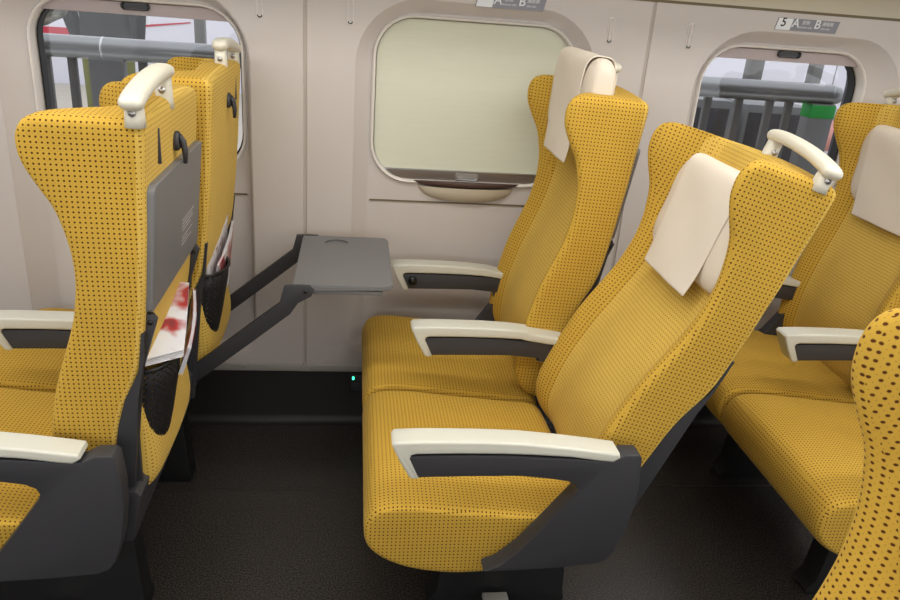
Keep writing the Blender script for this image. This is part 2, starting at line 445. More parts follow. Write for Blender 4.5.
def table_bm(t=.018):
    bm = bmesh.new()
    L, W = .262, .213
    pts = [(0, -W), (L-.02, -W), (L-.006, -W+.006), (L, -W+.02), (L, W-.02), (L-.006, W-.006), (L-.02, W), (0, W)]
    v = [bm.verts.new((x, y, 0)) for x, y in pts]; f = bm.faces.new(v)
    r = bmesh.ops.extrude_face_region(bm, geom=[f]); nv = [e for e in r['geom'] if isinstance(e, bmesh.types.BMVert)]
    bmesh.ops.translate(bm, verts=nv, vec=(0, 0, -t))
    for q in nv: q.co.z += .008*(q.co.x/L)
    bmesh.ops.bevel(bm, geom=[e for e in bm.edges if abs(e.verts[0].co.z-e.verts[1].co.z) < .009], offset=.003, segments=2, affect='EDGES')
    box(bm, .05, .235, -W+.006, -W+.018, -t-.008, -t+.003, .002); box(bm, .05, .235, W-.018, W-.006, -t-.008, -t+.003, .002)
    return bm
def cup_ring_bm():
    bm = bmesh.new(); n = 40; c = Vector((.105, .145, .0004)); prof = [(.034, .0006), (.0325, .0014), (.030, .0006), (.028, .0004), (0.001, .0004)]
    loops = [[c+Vector((r*math.cos(2*math.pi*k/n), r*math.sin(2*math.pi*k/n), z)) for k in range(n)] for r, z in prof]
    loft(bm, loops, cap=False); return bm

def make_seat(name, label, yc, dx, recline, s, headup=0., shift=(0., 0.), ext=.005, wdx=0., hx=0., hh=0., gx=-.008, aisle=True, table_open=False, rear_gear=True, group='reclining train seats'):
    """s=+1: outer side at -y (aisle seat); s=-1: outer side at the wall"""
    seat = thing(name, label, 'seat', (dx, yc, 0), group)
    a = math.radians(recline); L = (PX+shift[0], 0, PZ+shift[1])
    kw = dict(loc=L, rot=a)
    back = obj('backrest', backrest_bm(), ['fab', 'fabc'], seat, sub=1, **kw)
    # dark shell behind the backrest
    zs = [.40, .48, .56, .64, .70, .76, .84]
    out = [(rear(z)-.004, z) for z in zs] + [(max(rl(z)+.014, rear(z)+.002), z) for z in zs[::-1]]
    for y0 in (-.231, .219):
        bm = bmesh.new(); prism(bm, out, y0, y0+.012, 0, 1, org=(PX, PZ))
        obj('back_shell', bm, 'dark', seat, angle=40, **kw)
        bm = bmesh.new(); prism(bm, [(.69, .36), (.715, .37), (.735, .40), (.760, .56), (.750, .60), (.735, .56), (.71, .47), (.69, .40)], y0+.013, y0+.021, .002, 1, org=(PX, PZ))
        obj('hinge_plate', bm, 'dark', seat, angle=40, **kw)
    obj('seat_cushion', cushion_bm(.255, -.012) if aisle else cushion_bm(), 'fab', seat, sub=1)
    hr = obj('headrest', headrest_bm(), 'cloth', seat, sub=1, loc=(L[0]+math.sin(a)*headup+.012+hx, 0, L[2]+math.cos(a)*(headup-.012)), rot=a, label='cream headrest pillow')
    obj('headrest_cover', cover_bm(), 'cloth2', hr, sub=1, label='cream cloth cover')
    gh = obj('grab_handle', handle_bm(s), 'ivory', seat, label='ivory grab handle', loc=(L[0]+hh, 0, L[2]), rot=a)
    for y, z in ((-.228, 1.247), (-.018, 1.258)):
        obj('screw', screw_bm(y, z, s), 'chrome', gh, label='steel screw')
    if aisle:
        armparts(seat, -1.120-yc, -1.066-yc, full=True, ext=ext)
        armparts(seat, -.583-yc, -.527-yc, dx=.073)
    else:
        armparts(seat, -.112-yc, -.055-yc, dx=.040+wdx, dial=True)
        bm = bmesh.new(); prism(bm, [(.60, .60), (.73, .60), (.745, .5), (.72, .36), (.45, .32), (.56, .43), (.62, .52)], -.102-yc+.002, -.062-yc, .004)
        obj('side_panel', bm, 'dark', seat, angle=40)
    # rear: strip seam slot, latch, table, arms, pocket
    if rear_gear:
        kw = dict(loc=(L[0]+gx, 0, L[2]), rot=a)
        bm = bmesh.new()
        x = rear(1.15); box(bm, x-PX-.004, x-PX+.0115, -.135*s-.003, -.135*s+.003, 1.140-PZ, 1.205-PZ, .001)
        obj('zip', bm, 'dark', seat, label='dark slot in the cover', **kw)
        bm = bmesh.new(); x = rear(1.13)+.006-PX
        ring = [(x+.006, .017*math.cos(t)*.75, 1.155-PZ+.017*math.sin(t)) for t in [k*math.pi/10 for k in range(-3, 14)]]
        sweep(bm, ring, (.007, .0045), side=(1, 0, 0), n=10)
        sweep(bm, [(x+.010, 0, 1.166-PZ), (x+.018, 0, 1.155-PZ), (x+.021, 0, 1.135-PZ), (x+.020, 0, 1.112-PZ)], [(.007, .006), (.007, .007), (.006, .008), (.004, .005)], side=(1, 0, 0), n=12)
        obj('table_latch', bm, 'dark', seat, **kw)
        lower = bmesh.new()
        zz = [.44, .455, .48, .52, .56, .60, .64, .68, .705]
        of = [.010, .045, .058, .056, .046, .034, .024, .014, .004]
        loops = []
        for y, k in ((-.190, .0), (-.186, .6), (-.172, .95), (-.10, 1), (0, 1.05), (.10, 1), (.172, .95), (.186, .6), (.190, .0)):
            loops.append([(rl(z)+o*k-PX, y, z-PZ) for z, o in zip(zz, of)]+[(min(rear(z), rl(z))-.003-PX, y, z-PZ) for z in zz[::-1]])
        loft(lower, loops)
        obj('lower_back_pouch', lower, 'fabc', seat, sub=1, **kw)
        # net
        nb = bmesh.new(); rows = []
        for z, o in ((.505, .040), (.54, .048), (.59, .054), (.64, .058), (.69, .062), (.73, .062)):
            r = []
            for j in range(13):
                t = j/12; y = -.182+.20*t
                bul = math.sin(math.pi*t)**.5
                r.append((rl(z)+o*bul*(.95)+.006-PX, y*1.0, z-PZ+.01*math.sin(math.pi*t)*0))
            rows.append(r)
        loft(nb, rows, cap=False, closed=False)
        n_ = obj('magazine_net', nb, 'net', seat, **kw)
        so = n_.modifiers.new('thick', 'SOLIDIFY'); so.thickness = .0015
        eb = bmesh.new(); sweep(eb, rows[-1], (.004, .004), side=(0, 0, 1), n=10); obj('elastic_band', eb, 'rubber', n_)
        # table
        if table_open:
            piv = Vector((.775, 0, .455)); tip = Vector((1.075, 0, .703))
            tb = obj('tray_table', table_bm(), 'table', seat, loc=(1.040, .0, .722), angle=35)
            cut = bmesh.new(); cyl(cut, (.105, .145, 0), (0, 0, 1), .036, .010, 40, .033)
            co_ = obj('cutter', cut, 'table'); co_.parent = tb
            mo = tb.modifiers.new('cup', 'BOOLEAN'); mo.object = co_; mo.operation = 'DIFFERENCE'; mo.solver = 'EXACT'
            bpy.context.view_layer.update()
            me2 = bpy.data.meshes.new_from_object(tb.evaluated_get(bpy.context.evaluated_depsgraph_get()))
            tb.modifiers.clear(); tb.data = me2; me2.set_sharp_from_angle(angle=math.radians(35)); bpy.data.objects.remove(co_)
            for sg in (-1, 1):
                bm = bmesh.new(); y = sg*.214
                d = (tip-piv); n = Vector((-d.z, 0, d.x)).normalized()
                A = [piv-d.normalized()*.02, piv+d*.10, piv+d*.45, piv+d*.82, Vector((1.062, 0, .712))]
                wd = [.020, .021, .0215, .021, .014]
                up = [p+n*w for p, w in zip(A, wd)]; dn = [p-n*w for p, w in zip(A, wd)]
                up[-1] = Vector((1.056, 0, .724)); up.insert(-1, Vector((1.02, 0, .722))); dn[-1] = Vector((1.090, 0, .695))
                dn.insert(-1, Vector((1.055, 0, .674)))
                pr = [(p.x, p.z) for p in up] + [(1.085, .723), (1.096, .712)] + [(p.x, p.z) for p in dn[::-1]]
                prism(bm, pr, y-.007, y+.007, .003, 2)
                ar = obj('table_arm', bm, 'dark', seat, angle=40)
                bm = bmesh.new(); cyl(bm, (1.075, y-.0085, .708), (0, -1, 0), .005, .003, 16); obj('pivot_bolt', bm, 'dark2', ar)
        else:
            za, zb = 1.118, .872
            def rt(z): return rear(zb)+(rear(za)+.002-rear(zb))*(z-zb)/(za-zb)+.002
            bm = bmesh.new()
            xa, xb = rt(zb), rt(za)

            T = Matrix(((xb-xa, 0, 1, xa-PX), (0, 1, 0, 0), (za-zb, 0, 0, zb-PZ), (0, 0, 0, 1)))   # unit x runs up the table, z out of it
            def R_(ins, h): return [T @ Vector((min(1-ins/.27, max(ins/.27, q)), max(-.2175+ins, min(.2175-ins, p)), h)) for p, q in L2]
            L2 = []
            for cx, cz, a0 in ((.1995, .933, 0), (-.1995, .933, 90), (-.1995, .067, 180), (.1995, .067, 270)):
                for k in range(6):
                    t_ = math.radians(a0+18*k); L2.append((cx+.018*math.cos(t_), cz+.067*math.sin(t_)))
            loft(bm, [R_(0, 0), R_(0, .013), R_(.0025, .0155)])
            tb = obj('tray_table', bm, 'table', seat, angle=35, **kw)
            # faint instruction lines printed on the folded table
            bm = bmesh.new()
            for k, wd_ in enumerate((.12, .105, .115, .09, .11, .06, .10)):
                x0 = .44-.032*k-(.03 if k > 3 else 0)
                bm.faces.new([bm.verts.new(T @ Vector((x0+dx_, y_, .0157))) for dx_, y_ in ((0, .03), (0, .03+wd_), (.006, .03+wd_), (.006, .03))])
            obj('instruction_print', bm, 'paper', tb, smooth=False, label='pale printed instruction lines')
            for sg in (-1, 1):
                bm = bmesh.new(); y = sg*.205
                pr = [(.748, .44), (.760, .432), (.774, .445), (rl(.60)+.019, .60), (rl(.75)+.022, .75), (rear(.86)+.026, .86), (rear(.868)+.018, .870), (rear(.868)+.006, .872), (rear(.85)+.003, .86), (rear(.78)+.003, .78), (rl(.60)+.003, .60)]
                prism(bm, pr, y-.007, y+.007, .003, 2, org=(PX, PZ))
                ar = obj('table_arm', bm, 'dark', seat, angle=40, **kw)
                bm = bmesh.new(); cyl(bm, (rear(.855)+.014-PX, y-.0085, .855-PZ), (0, -1, 0), .005, .003, 16); obj('pivot_bolt', bm, 'dark2', ar)
    return seat

def seat_base(label, dx):
    b = thing('seat_pedestal', label, 'seat base', (dx, -.58, 0), 'seat pedestals under the double seats')
    bm = bmesh.new(); prism(bm, [(.738, .355), (.760, .360), (.782, .470), (.772, .482), (.755, .479), (.741, .465)], -.47, .512, .004)
    obj('cross_beam', bm, 'dark', b, angle=40)
    bm = bmesh.new(); box(bm, .34, .68, -.40, .47, .215, .245, .008)
    obj('under_tray', bm, 'dark2', b, angle=40)
    for y in (-.27, .26):
        bm = bmesh.new(); prism(bm, [(.37, 0), (.715, 0), (.722, .012), (.715, .04), (.705, .23), (.40, .23), (.385, .045), (.36, .015)], y-.035, y+.035, .004)
        obj('leg', bm, 'dark2', b, angle=40)
    bm = bmesh.new(); box(bm, .50, .565, -.375, -.315, .035, .05, .004); obj('foot_pedal', bm, 'rail', b, angle=40, label='pale metal foot pedal')
    return b

YA, YW = -.800, -.296
make_seat('passenger_chair', 'upright yellow seat seen from behind with folded grey table, beside the aisle', YA, -P, 0, 1, shift=(.007, -.016), ext=.022, hh=.016, gx=-.006)
make_seat('passenger_chair', 'upright yellow window seat seen from behind with its grey table folded out', YW, -P, 0, -1, aisle=False, table_open=True, shift=(.032, -.006), wdx=.09, hh=.010, gx=-.008)
make_seat('passenger_chair', 'yellow aisle seat leaning far back, whole cushion and armrest in view', YA, 0, 15.6, 1, shift=(.014, .004), hx=-.008, hh=-.018, gx=-.034, headup=-.010)
make_seat('passenger_chair', 'yellow window seat in front of the closed green blind, headrest pillow raised', YW, 0, 2.7, -1, headup=.125, aisle=False, shift=(-.002, .012), hx=-.026)
make_seat('passenger_chair', 'yellow aisle seat at the right showing only its front cushion, behind the reclined seat', YA, P, 15.6, 1)
make_seat('passenger_chair', 'yellow window seat under the row 5 sign, cream pillow set low', YW, P, 0., -1, headup=-.02, aisle=False, shift=(0, -.012))
for i, l in enumerate(('dark seat pedestal under the double seat at the left', 'dark seat pedestal with pale foot pedal under the reclined middle seat', 'dark seat pedestal under the double seat at the right')):
    seat_base(l, (i-1)*P)
# seat across the aisle, its wing cuts the lower right corner
t = thing('passenger_chair', 'yellow seat across the aisle, only its near wing showing in the lower right corner', 'seat', (0.020, -1.972, 0), 'reclining train seats')
obj('backrest', backrest_bm(), ['fab', 'fabc'], t, sub=1, loc=(PX-.040, 0, PZ-.022), rot=math.radians(2.5))
obj('seat_cushion', cushion_bm(), 'fab', t, sub=1)
hr = obj('headrest', headrest_bm(), 'cloth', t, sub=1, loc=(PX, 0, PZ), label='cream headrest pillow')
obj('headrest_cover', cover_bm(), 'cloth2', hr, sub=1, label='cream cloth cover')
bm = bmesh.new(); prism(bm, PANEL, .262, .312, .005, 2); sp_ = obj('side_panel', bm, 'dark', t, angle=40)
bm = bmesh.new(); prism(bm, CAPP, .261, .317, .0055, 3); obj('armrest_cap', bm, 'cream', sp_, angle=50, label='cream armrest cap')
bm = bmesh.new(); prism(bm, [(.36, 0), (.70, 0), (.655, .28), (.43, .28)], -.04, .04, .004); obj('leg', bm, 'dark2', t, angle=40)

# ------------------------------------------------------------------ magazines standing in the nets
def magazine(label, corners, thick, mat, down=False, grp='magazines in the seat back pockets'):
    """slightly curved booklet between four 3-D corners (near-low, near-high, far-high, far-low)"""
    a, b, c, d = (Vector(p) for p in corners)
    n = (b-a).cross(d-a).normalized()
    if (n.z > 0 if down else n.x < 0): n = -n
    org = (a+b+c+d)/4
    root = thing('magazine', label, 'magazine', org, grp)
    def sheet(off, inset, curl, t):
        bm = bmesh.new(); G = 8
        lo, hi = [], []
        for i in range(G+1):
            r1, r2 = [], []
            for j in range(G+1):
                u, v = inset+(1-2*inset)*i/G, inset+(1-2*inset)*j/G
                p = (a*(1-u)+d*u)*(1-v)+(b*(1-u)+c*u)*v-org+n*(off+curl*math.sin(math.pi*u)*v)
                r1.append(bm.verts.new(p)); r2.append(bm.verts.new(p+n*t))
            lo.append(r1); hi.append(r2)
        for i in range(G):
            for j in range(G):
                bm.faces.new((lo[i][j], lo[i+1][j], lo[i+1][j+1], lo[i][j+1])); bm.faces.new((hi[i][j], hi[i][j+1], hi[i+1][j+1], hi[i+1][j]))
        for i in range(G):
            for q in (0, G):
                bm.faces.new((lo[i][q], hi[i][q], hi[i+1][q], lo[i+1][q])); bm.faces.new((lo[q][i], lo[q][i+1], hi[q][i+1], hi[q][i]))
        return bm
    k = 5
    for q in range(k):
        obj('pages', sheet(thick*(q+.1)/k, .012+.006*(q % 2), .006, thick*.62/k), 'paper', root, angle=60)
    obj('cover', sheet(thick*1.0, 0, .006, .0009), mat, root, angle=60)
    obj('cover', sheet(-.0012, 0, .006, .0009), 'cover_b', root, angle=60)
    return root
magazine('white magazine with brown and red print flopping out of the near seat pocket', [(-.262, -.98, .738), (-.183, -.93, .741), (-.212, -.715, .802), (-.245, -.70, .798)], .016, 'cover_a', True)
magazine('slim pale magazine standing behind the printed one in the near seat pocket', [(-.205, -.895, .665), (-.186, -.885, .722), (-.216, -.66, .768), (-.230, -.66, .68)], .006, 'cover_b')
magazine('slim magazine standing in the far seat pocket against the seat back', [(-.238, -.44, .60), (-.232, -.44, .740), (-.214, -.19, .815), (-.232, -.19, .60)], .007, 'cover_a')
magazine('pale magazine leaning outermost in the far seat pocket', [(-.222, -.41, .60), (-.204, -.41, .735), (-.194, -.20, .80), (-.218, -.20, .60)], .005, 'cover_b')

# ------------------------------------------------------------------ the car body
X0, X1 = -2*P, 4*P
YB, ZC = -2.77, 2.12
def rrect(hw, z0, z1, r, rb=None, n=8):
    rb = r if rb is None else rb
    pts = []
    for cx, cz, a0, rr in ((hw-r, z1-r, 0, r), (-hw+r, z1-r, 90, r), (-hw+rb, z0+rb, 180, rb), (hw-rb, z0+rb, 270, rb)):
        for k in range(n+1):
            a = math.radians(a0+90*k/n); pts.append((cx+rr*math.cos(a), cz+rr*math.sin(a)))
    # subdivide straight runs
    out = []
    for i, p in enumerate(pts):
        q = pts[(i+1) % len(pts)]; out.append(p)
        if i % (n+1) == n:
            for k in range(1, 6): out.append((p[0]+(q[0]-p[0])*k/6, p[1]+(q[1]-p[1])*k/6))
    return out
ZT, ZL = 1.470, .228
WIN = {-1: (-.480, .302, 1.370, -.510, .352), 0: (.515, .316, 1.383, .515, .368), 1: (1.526, .289, 1.368, 1.56, .354)}   # frame centre, half width, top; bay centre, half width
def win_of(i): return WIN.get(i, ((i+.5)*P, .300, 1.375, (i+.5)*P, .36))
def wall_bay(bm, i):
    xm = (i+.5)*P
    fx, fw_, ft, bx, bw = win_of(i)
    outer = [(x+bx-xm, z) for x, z in rrect(bw, .268, ft+.042, .19, .06)]
    xc = xm
    def at(L, y): return [(xc+x, y, z) for x, z in L]
    sq = []
    for x, z in outer:       # push the outline out to the panel's rectangle
        dx, dz = (x-(bx-xm))/bw, (z-(ft+.31)/2)/((ft-.226)/2)
        k = max(abs(dx), abs(dz))
        sx = max(-1, min(1, dx/k)); sz = max(-1, min(1, dz/k))
        sq.append((sx*(P/2-.006), (ZT+ZL)/2+sz*(ZT-ZL)/2))
    for k, (cx_, cz_) in ((4, (1, 1)), (18, (-1, 1)), (32, (-1, -1)), (46, (1, -1))): sq[k] = (cx_*(P/2-.006), (ZT+ZL)/2+cz_*(ZT-ZL)/2)
    loops = [at(sq, .006), at([(x*1.0, z) for x, z in sq], 0), at(outer, 0)]
    loops[0] = [(xc+(p[0]-xc)*1.005, .006, p[2]) for p in loops[1]]
    mid = [(x+bx-xm, z) for x, z in rrect(bw-.005, .275, ft+.037, .186, .055)]; loops.append(at(mid, .004))
    inner = [(x+fx-xm, z) for x, z in rrect(fw_+.006, .300, ft+.005, .14, .05)]; loops.append(at(inner, .040))
    fr = [(x+fx-xm, z) for x, z in rrect(fw_, .874, ft, .125, .125)]; loops.append(at(fr, .041))
    rings = loft(bm, loops, cap=False)
    return
bm = bmesh.new()
for i in range(-2, 4): wall_bay(bm, i)
obj('wall_window_side', bm, 'wall', kind='structure', angle=35)
for i in range(-1, 4):        # vertical seams
    bm = bmesh.new(); box(bm, i*P-.0065, i*P+.0065, .0035, .02, ZL-.02, ZT)
    obj('trim_%d' % (i+2), bm, 'seam', kind='structure', smooth=False)
bm = bmesh.new()
for i in range(-2, 4):        # groove under every window
    fx, fw_ = win_of(i)[:2]; box(bm, fx-fw_+.004, fx+fw_-.004, .036, .0412, .8095, .8135)
obj('trim_grooves', bm, 'groove', kind='structure', smooth=False)
bm = bmesh.new(); box(bm, X0, X1, -.004, .03, ZL-.026, ZL-.002, .003)
for i in range(-1, 4): prism(bm, [(i*P-.020, ZL-.024), (i*P+.020, ZL-.024), (i*P+.006, ZL+.006), (i*P-.006, ZL+.006)], -.008, .004, .002)
obj('baseboard_rail', bm, 'rail', kind='structure', angle=40)
bm = bmesh.new()
for i in range(-2, 4): cyl(bm, (i*P-.205+P, -.007, ZL-.010), (0, -1, 0), .011, .010, 20)
obj('trim_screws', bm, 'rail', kind='structure', angle=40)
bm = bmesh.new(); prof = [(0, .204), (0, .03), (-.004, .012), (-.016, .003), (-.03, 0.001)]
loft(bm, [[(X0, y, z) for y, z in prof], [(X1, y, z) for y, z in prof]], cap=False, closed=False)
M['kick'] = plain('black_kick_panel', (34, 33, 33), .5, bump=.25, bscale=600)
obj('baseboard_window_side', bm, 'kick', kind='structure')
bm = bmesh.new(); box(bm, X0, X1, -.0015, .012, ZT-.001, ZT+.007); obj('trim_top', bm, 'groove', kind='structure', smooth=False)
bm = bmesh.new(); prof = [(0.0, ZT+.007), (-.006, ZT+.03), (-.05, ZT+.075), (-.20, ZT+.15), (-.42, ZT+.20), (-.45, ZT+.215), (-.44, ZT+.235), (-.20, ZT+.22), (.06, ZT+.20), (.06, ZT+.007)]
loft(bm, [[(X0, y, z) for y, z in prof], [(X1, y, z) for y, z in prof]], cap=True)
obj('trim_luggage_shelf', bm, 'rack', kind='structure', angle=50)
bm = bmesh.new(); box(bm, X0, X1, .0, .06, ZT+.2, ZC+.05); obj('wall_above_shelf', bm, 'wall', kind='structure', smooth=False)
bm = bmesh.new(); box(bm, X0, X1, YB-.1, .0, -.05, 0); obj('floor', bm, 'floor', kind='structure', smooth=False)
M['joint'] = plain('floor_joint', (52, 49, 46), .4)
bm = bmesh.new()
for yy in (-.395, -1.36): box(bm, X0, X1, yy-.002, yy+.002, -.002, .0008)
obj('floor_joint', bm, 'joint', kind='structure', smooth=False)
bm = bmesh.new(); box(bm, X0, X1, YB-.1, .06, ZC, ZC+.06); obj('ceiling', bm, 'ceil', kind='structure', smooth=False)
bm = bmesh.new(); box(bm, X0, X1, YB-.08, YB, 0, ZC); obj('wall_aisle_side', bm, 'wall', kind='structure', smooth=False)
bm = bmesh.new(); box(bm, X0-.05, X0, YB-.1, .06, 0, ZC); obj('wall_front', bm, 'wall', kind='structure', smooth=False)
bm = bmesh.new(); box(bm, X1, X1+.05, YB-.1, .06, 0, ZC); obj('wall_back', bm, 'wall', kind='structure', smooth=False)

def window(i, closed):
    xc, HW, HT = win_of(i)[:3]; D = .015
    w = thing('window_%d' % (i+2), None, None, (xc, D, 0)); w['kind'] = 'structure'
    def at(L, y): return [(x, y, z) for x, z in L]
    bm = bmesh.new()
    prof = [(0.0, .027), (0.001, .016), (.004, .012), (.008, .013), (.0105, .019), (.011, .046), (.014, .085)]
    loft(bm, [at(rrect(HW+.0005-d, .8735+d, HT+.0005-d, .1255-d), y) for d, y in prof], cap=False)
    obj('window_frame', bm, 'lip', w, angle=60)
    bm = bmesh.new()
    loft(bm, [at(rrect(HW-.0135-d, .887+d, HT-.0125-d, .111-d), y) for d, y in ((0, .055), (.004, .055), (.005, .09), (0, .09))], cap=False)
    g = obj('gasket', bm, 'rubber', w, angle=50, label='black rubber gasket')
    bm = bmesh.new(); L = rrect(HW-.018, .892, HT-.017, .106); bm.faces.new([bm.verts.new((x, .088, z)) for x, z in L]); obj('pane', bm, 'glass', w, smooth=False)
    bm = bmesh.new(); loft(bm, [at(rrect(.45, .7, 1.55, .03), .092), at(rrect(HW-.010, .884, HT-.009, .114), .092), at(rrect(HW+.02, .854, HT+.02, .14), .16), at(rrect(.45, .7, 1.55, .03), .16)], cap=False)
    obj('outer_skin', bm, 'dark', w, angle=40)
    if closed:
        bm = bmesh.new(); L = [(x, z) for x, z in rrect(HW-.0125, .8865, HT-.0125, .1125) ]
        L = [(x, max(z, .912)) for x, z in L]
        n = len(L); A = [bm.verts.new((x, .034, z)) for x, z in L]
        bm.faces.new(A); r = bmesh.ops.extrude_face_region(bm, geom=list(bm.faces)); bmesh.ops.translate(bm, verts=[e for e in r['geom'] if isinstance(e, bmesh.types.BMVert)], vec=(0, .003, 0))
        bmesh.ops.remove_doubles(bm, verts=bm.verts, dist=.0002)
        obj('roller_blind', bm, 'shade', w, smooth=False, label='pale green roller blind')
        zb, zt, mat = .888, .915, 'bar'
    else:
        zb, zt, mat = 1.330, 1.352, 'lilac'
    hwb = .262 if closed else .255
    if not closed:
        bm = bmesh.new(); e_ = HW; prism(bm, [(-e_+.036, HT-.046), (e_-.036, HT-.046), (e_-.055, HT-.028), (e_-.08, HT-.016), (e_-.12, HT-.012), (-e_+.12, HT-.012), (-e_+.08, HT-.016), (-e_+.055, HT-.028)], .030, .042, .002)
        sb = obj('blind_bar', bm, mat, w, angle=40)
        zb, zt = HT-.030, HT-.010
    else:
        bm = bmesh.new(); prism(bm, [(-.262, .914), (.262, .914), (.24, .895), (.215, .884), (-.215, .884), (-.24, .895)], .028, .042, .002)
        sb = obj('blind_bar', bm, mat, w, angle=40)
        bm = bmesh.new(); prism(bm, [(-.262, .9175), (.262, .9175), (.262, .914), (-.262, .914)], .027, .040); obj('bar_edge', bm, 'chrome', sb, smooth=False)
    bm = bmesh.new()
    zc = (zb+zt)/2-.002; L = rrect(.040, zc-.0105, zc+.0105, .010)
    dy = .028
    loft(bm, [[(x*k, dy-o, zc+(z-zc)*k) for x, z in L] for k, o in ((1, 0), (1, .006), (.93, .008), (.86, .006), (.82, .001))], cap=False)
    bm.faces.new([bm.verts.new((x*.83, dy-.001, zc+(z-zc)*.7)) for x, z in L])
    obj('pull_handle', bm, 'chrome' if closed else 'dark', sb, angle=50)
    # half-round sill tray under the window
    def bowl(z1, hw, dz, dp, y0):
        b2 = bmesh.new(); loops = []
        for k in range(0, 9):
            t = k/8; a = t*math.pi/2
            loops.append([(hw*math.cos(a*.98)**.8*math.cos(q), y0-dp*math.sin(q)*math.cos(a*.98)**.9, z1-dz*math.sin(a)) for q in [m_*math.pi/20 for m_ in range(21)]])
        loft(b2, loops, cap=False, closed=False)
        return b2
    bm = bowl(.868, .158, .052, .040, .028); obj('sill_cup', bm, 'sill', w)
    bm = bowl(.884, .180, .022, .046, .028)
    bm.faces.new([bm.verts.new((.180*math.cos(q), .028-.046*math.sin(q), .884)) for q in [m_*math.pi/20 for m_ in range(21)]])
    obj('sill_tray', bm, 'brown', w, angle=50)
for i in range(-2, 4): window(i, i == 0)

# coat hooks either side of the seams
def hook(x, label):
    h = thing('coat_hook', label, 'coat hook', (x, 0, 1.38), 'recessed coat hooks on the wall')
    bm = bmesh.new(); L = rrect(.0078, -.037, .037, .0077)
    loft(bm, [[(a*k, y, b*k2) for a, b in L] for k, k2, y in ((1.25, 1.05, .002), (1.2, 1.04, -.0022), (1., 1., -.0025), (.93, .985, -.0005))], cap=False)
    bm.faces.new([bm.verts.new((a*.95, -.0005, b*.99)) for a, b in L])
    obj('surround', bm, 'lip', h, angle=50)
    bm = bmesh.new(); L2 = rrect(.0050, -.030, .034, .0049)
    loft(bm, [[(a, y, b) for a, b in L2] for y in (0, -.0036)], cap=True); obj('hook_arm', bm, 'wall', h, angle=50)
    bm = bmesh.new(); sweep(bm, [(.006*math.cos(q), -.002, -.0285+.006*math.sin(q)) for q in [math.pi+m_*math.pi/8 for m_ in range(9)]], (.0016, .0016), side=(0, 1, 0), n=8); obj('hook_gap', bm, 'rubber', h)
for x, l in ((-.128, 'slim coat hook left of the wall seam beside the left window'), (.130, 'slim coat hook between the wall seam and the closed blind'),
             (P-.128, 'slim coat hook right of the closed blind, before the slanting seam'), (P+.126, 'slim coat hook beside the right window, past the slanting seam')):
    hook(x, l)

# seat number signs
def text(body, size, x, z, y, mat, parent, name='lettering', shear=.18):
    c = bpy.data.curves.new(name, 'FONT'); c.body = body; c.size = size; c.extrude = .0002; c.shear = shear
    c.materials.append(M[mat]); c.align_x = 'LEFT'; c.align_y = 'BOTTOM_BASELINE' if False else 'BOTTOM'
    c.offset = .0004 if size > .02 else .0
    tmp = bpy.data.objects.new(name, c); COL.objects.link(tmp); bpy.context.view_layer.update()
    me = bpy.data.meshes.new_from_object(tmp.evaluated_get(bpy.context.evaluated_depsgraph_get())); bpy.data.objects.remove(tmp)
    o = bpy.data.objects.new(name, me); COL.objects.link(o); o.parent = parent
    o.location = (x, y, z); o.rotation_euler = (math.pi/2, 0, 0); return o
def sign(x0, label, number):
    s = thing('seat_number_sign', label, 'sign', (x0, -.0005, 1.418))
    def para(a, b, y, sh=.008): return [(a, 0, y), (b, 0, y), (b+sh, .036, y), (a+sh, .036, y)]
    def plate(a, b, y, mat, name, z0=0., z1=.036):
        bm = bmesh.new(); sh = .008
        prism(bm, [(a+sh*z0/.036, z0), (b+sh*z0/.036, z0), (b+sh*z1/.036, z1), (a+sh*z1/.036, z1)], y, y+.002, .0004, 1); return obj(name, bm, mat, s, smooth=False)
    plate(0, .205, -.0018, 'sign', 'plate')
    plate(.002, .050, -.0022, 'white', 'number_plate', .001, .035)
    if number: text(number, .036, .016, .0045, -.0026, 'ink', s)
    text('A', .036, .054, .004, -.0022, 'white', s)
    text('\u7a93\u5074', .0125, .087, .019, -.0022, 'white', s)
    text('WINDOW SIDE', .0066, .076, .008, -.0022, 'white', s)
    text('B', .036, .128, .004, -.0022, 'white', s)
    text('\u901a\u8def\u5074', .0125, .154, .019, -.0022, 'white', s)
    text('AISLE SIDE', .0066, .152, .008, -.0022, 'white', s)
    return s
sign(P+.392, 'grey seat number sign reading 5 A B above the right window', '5')
sign(.492, 'grey seat sign cut by the top edge above the closed blind', None)

# power outlet low on the black kick panel
o = thing('power_outlet', 'black power outlet with a green light low on the kick panel', 'power outlet', (.185, 0, .155))
bm = bmesh.new(); box(bm, -.032, .05, -.006, .0, -.033, .042, .003); obj('outlet_plate', bm, 'dark2', o, angle=40)
bm = bmesh.new(); box(bm, -.026, .044, -.0085, -.005, .012, .036, .002); box(bm, -.026, .044, -.0085, -.005, -.028, .006, .002); obj('outlet_cover', bm, 'dark', o, angle=40)
bm = bmesh.new(); box(bm, .016, .034, -.0092, -.008, -.020, -.004, .001); obj('socket_hole', bm, 'rubber', o)
bm = bmesh.new(); box(bm, -.0215, -.0145, -.0105, -.008, .019, .031, .002); obj('indicator_light', bm, 'led', o, label='glowing green light')

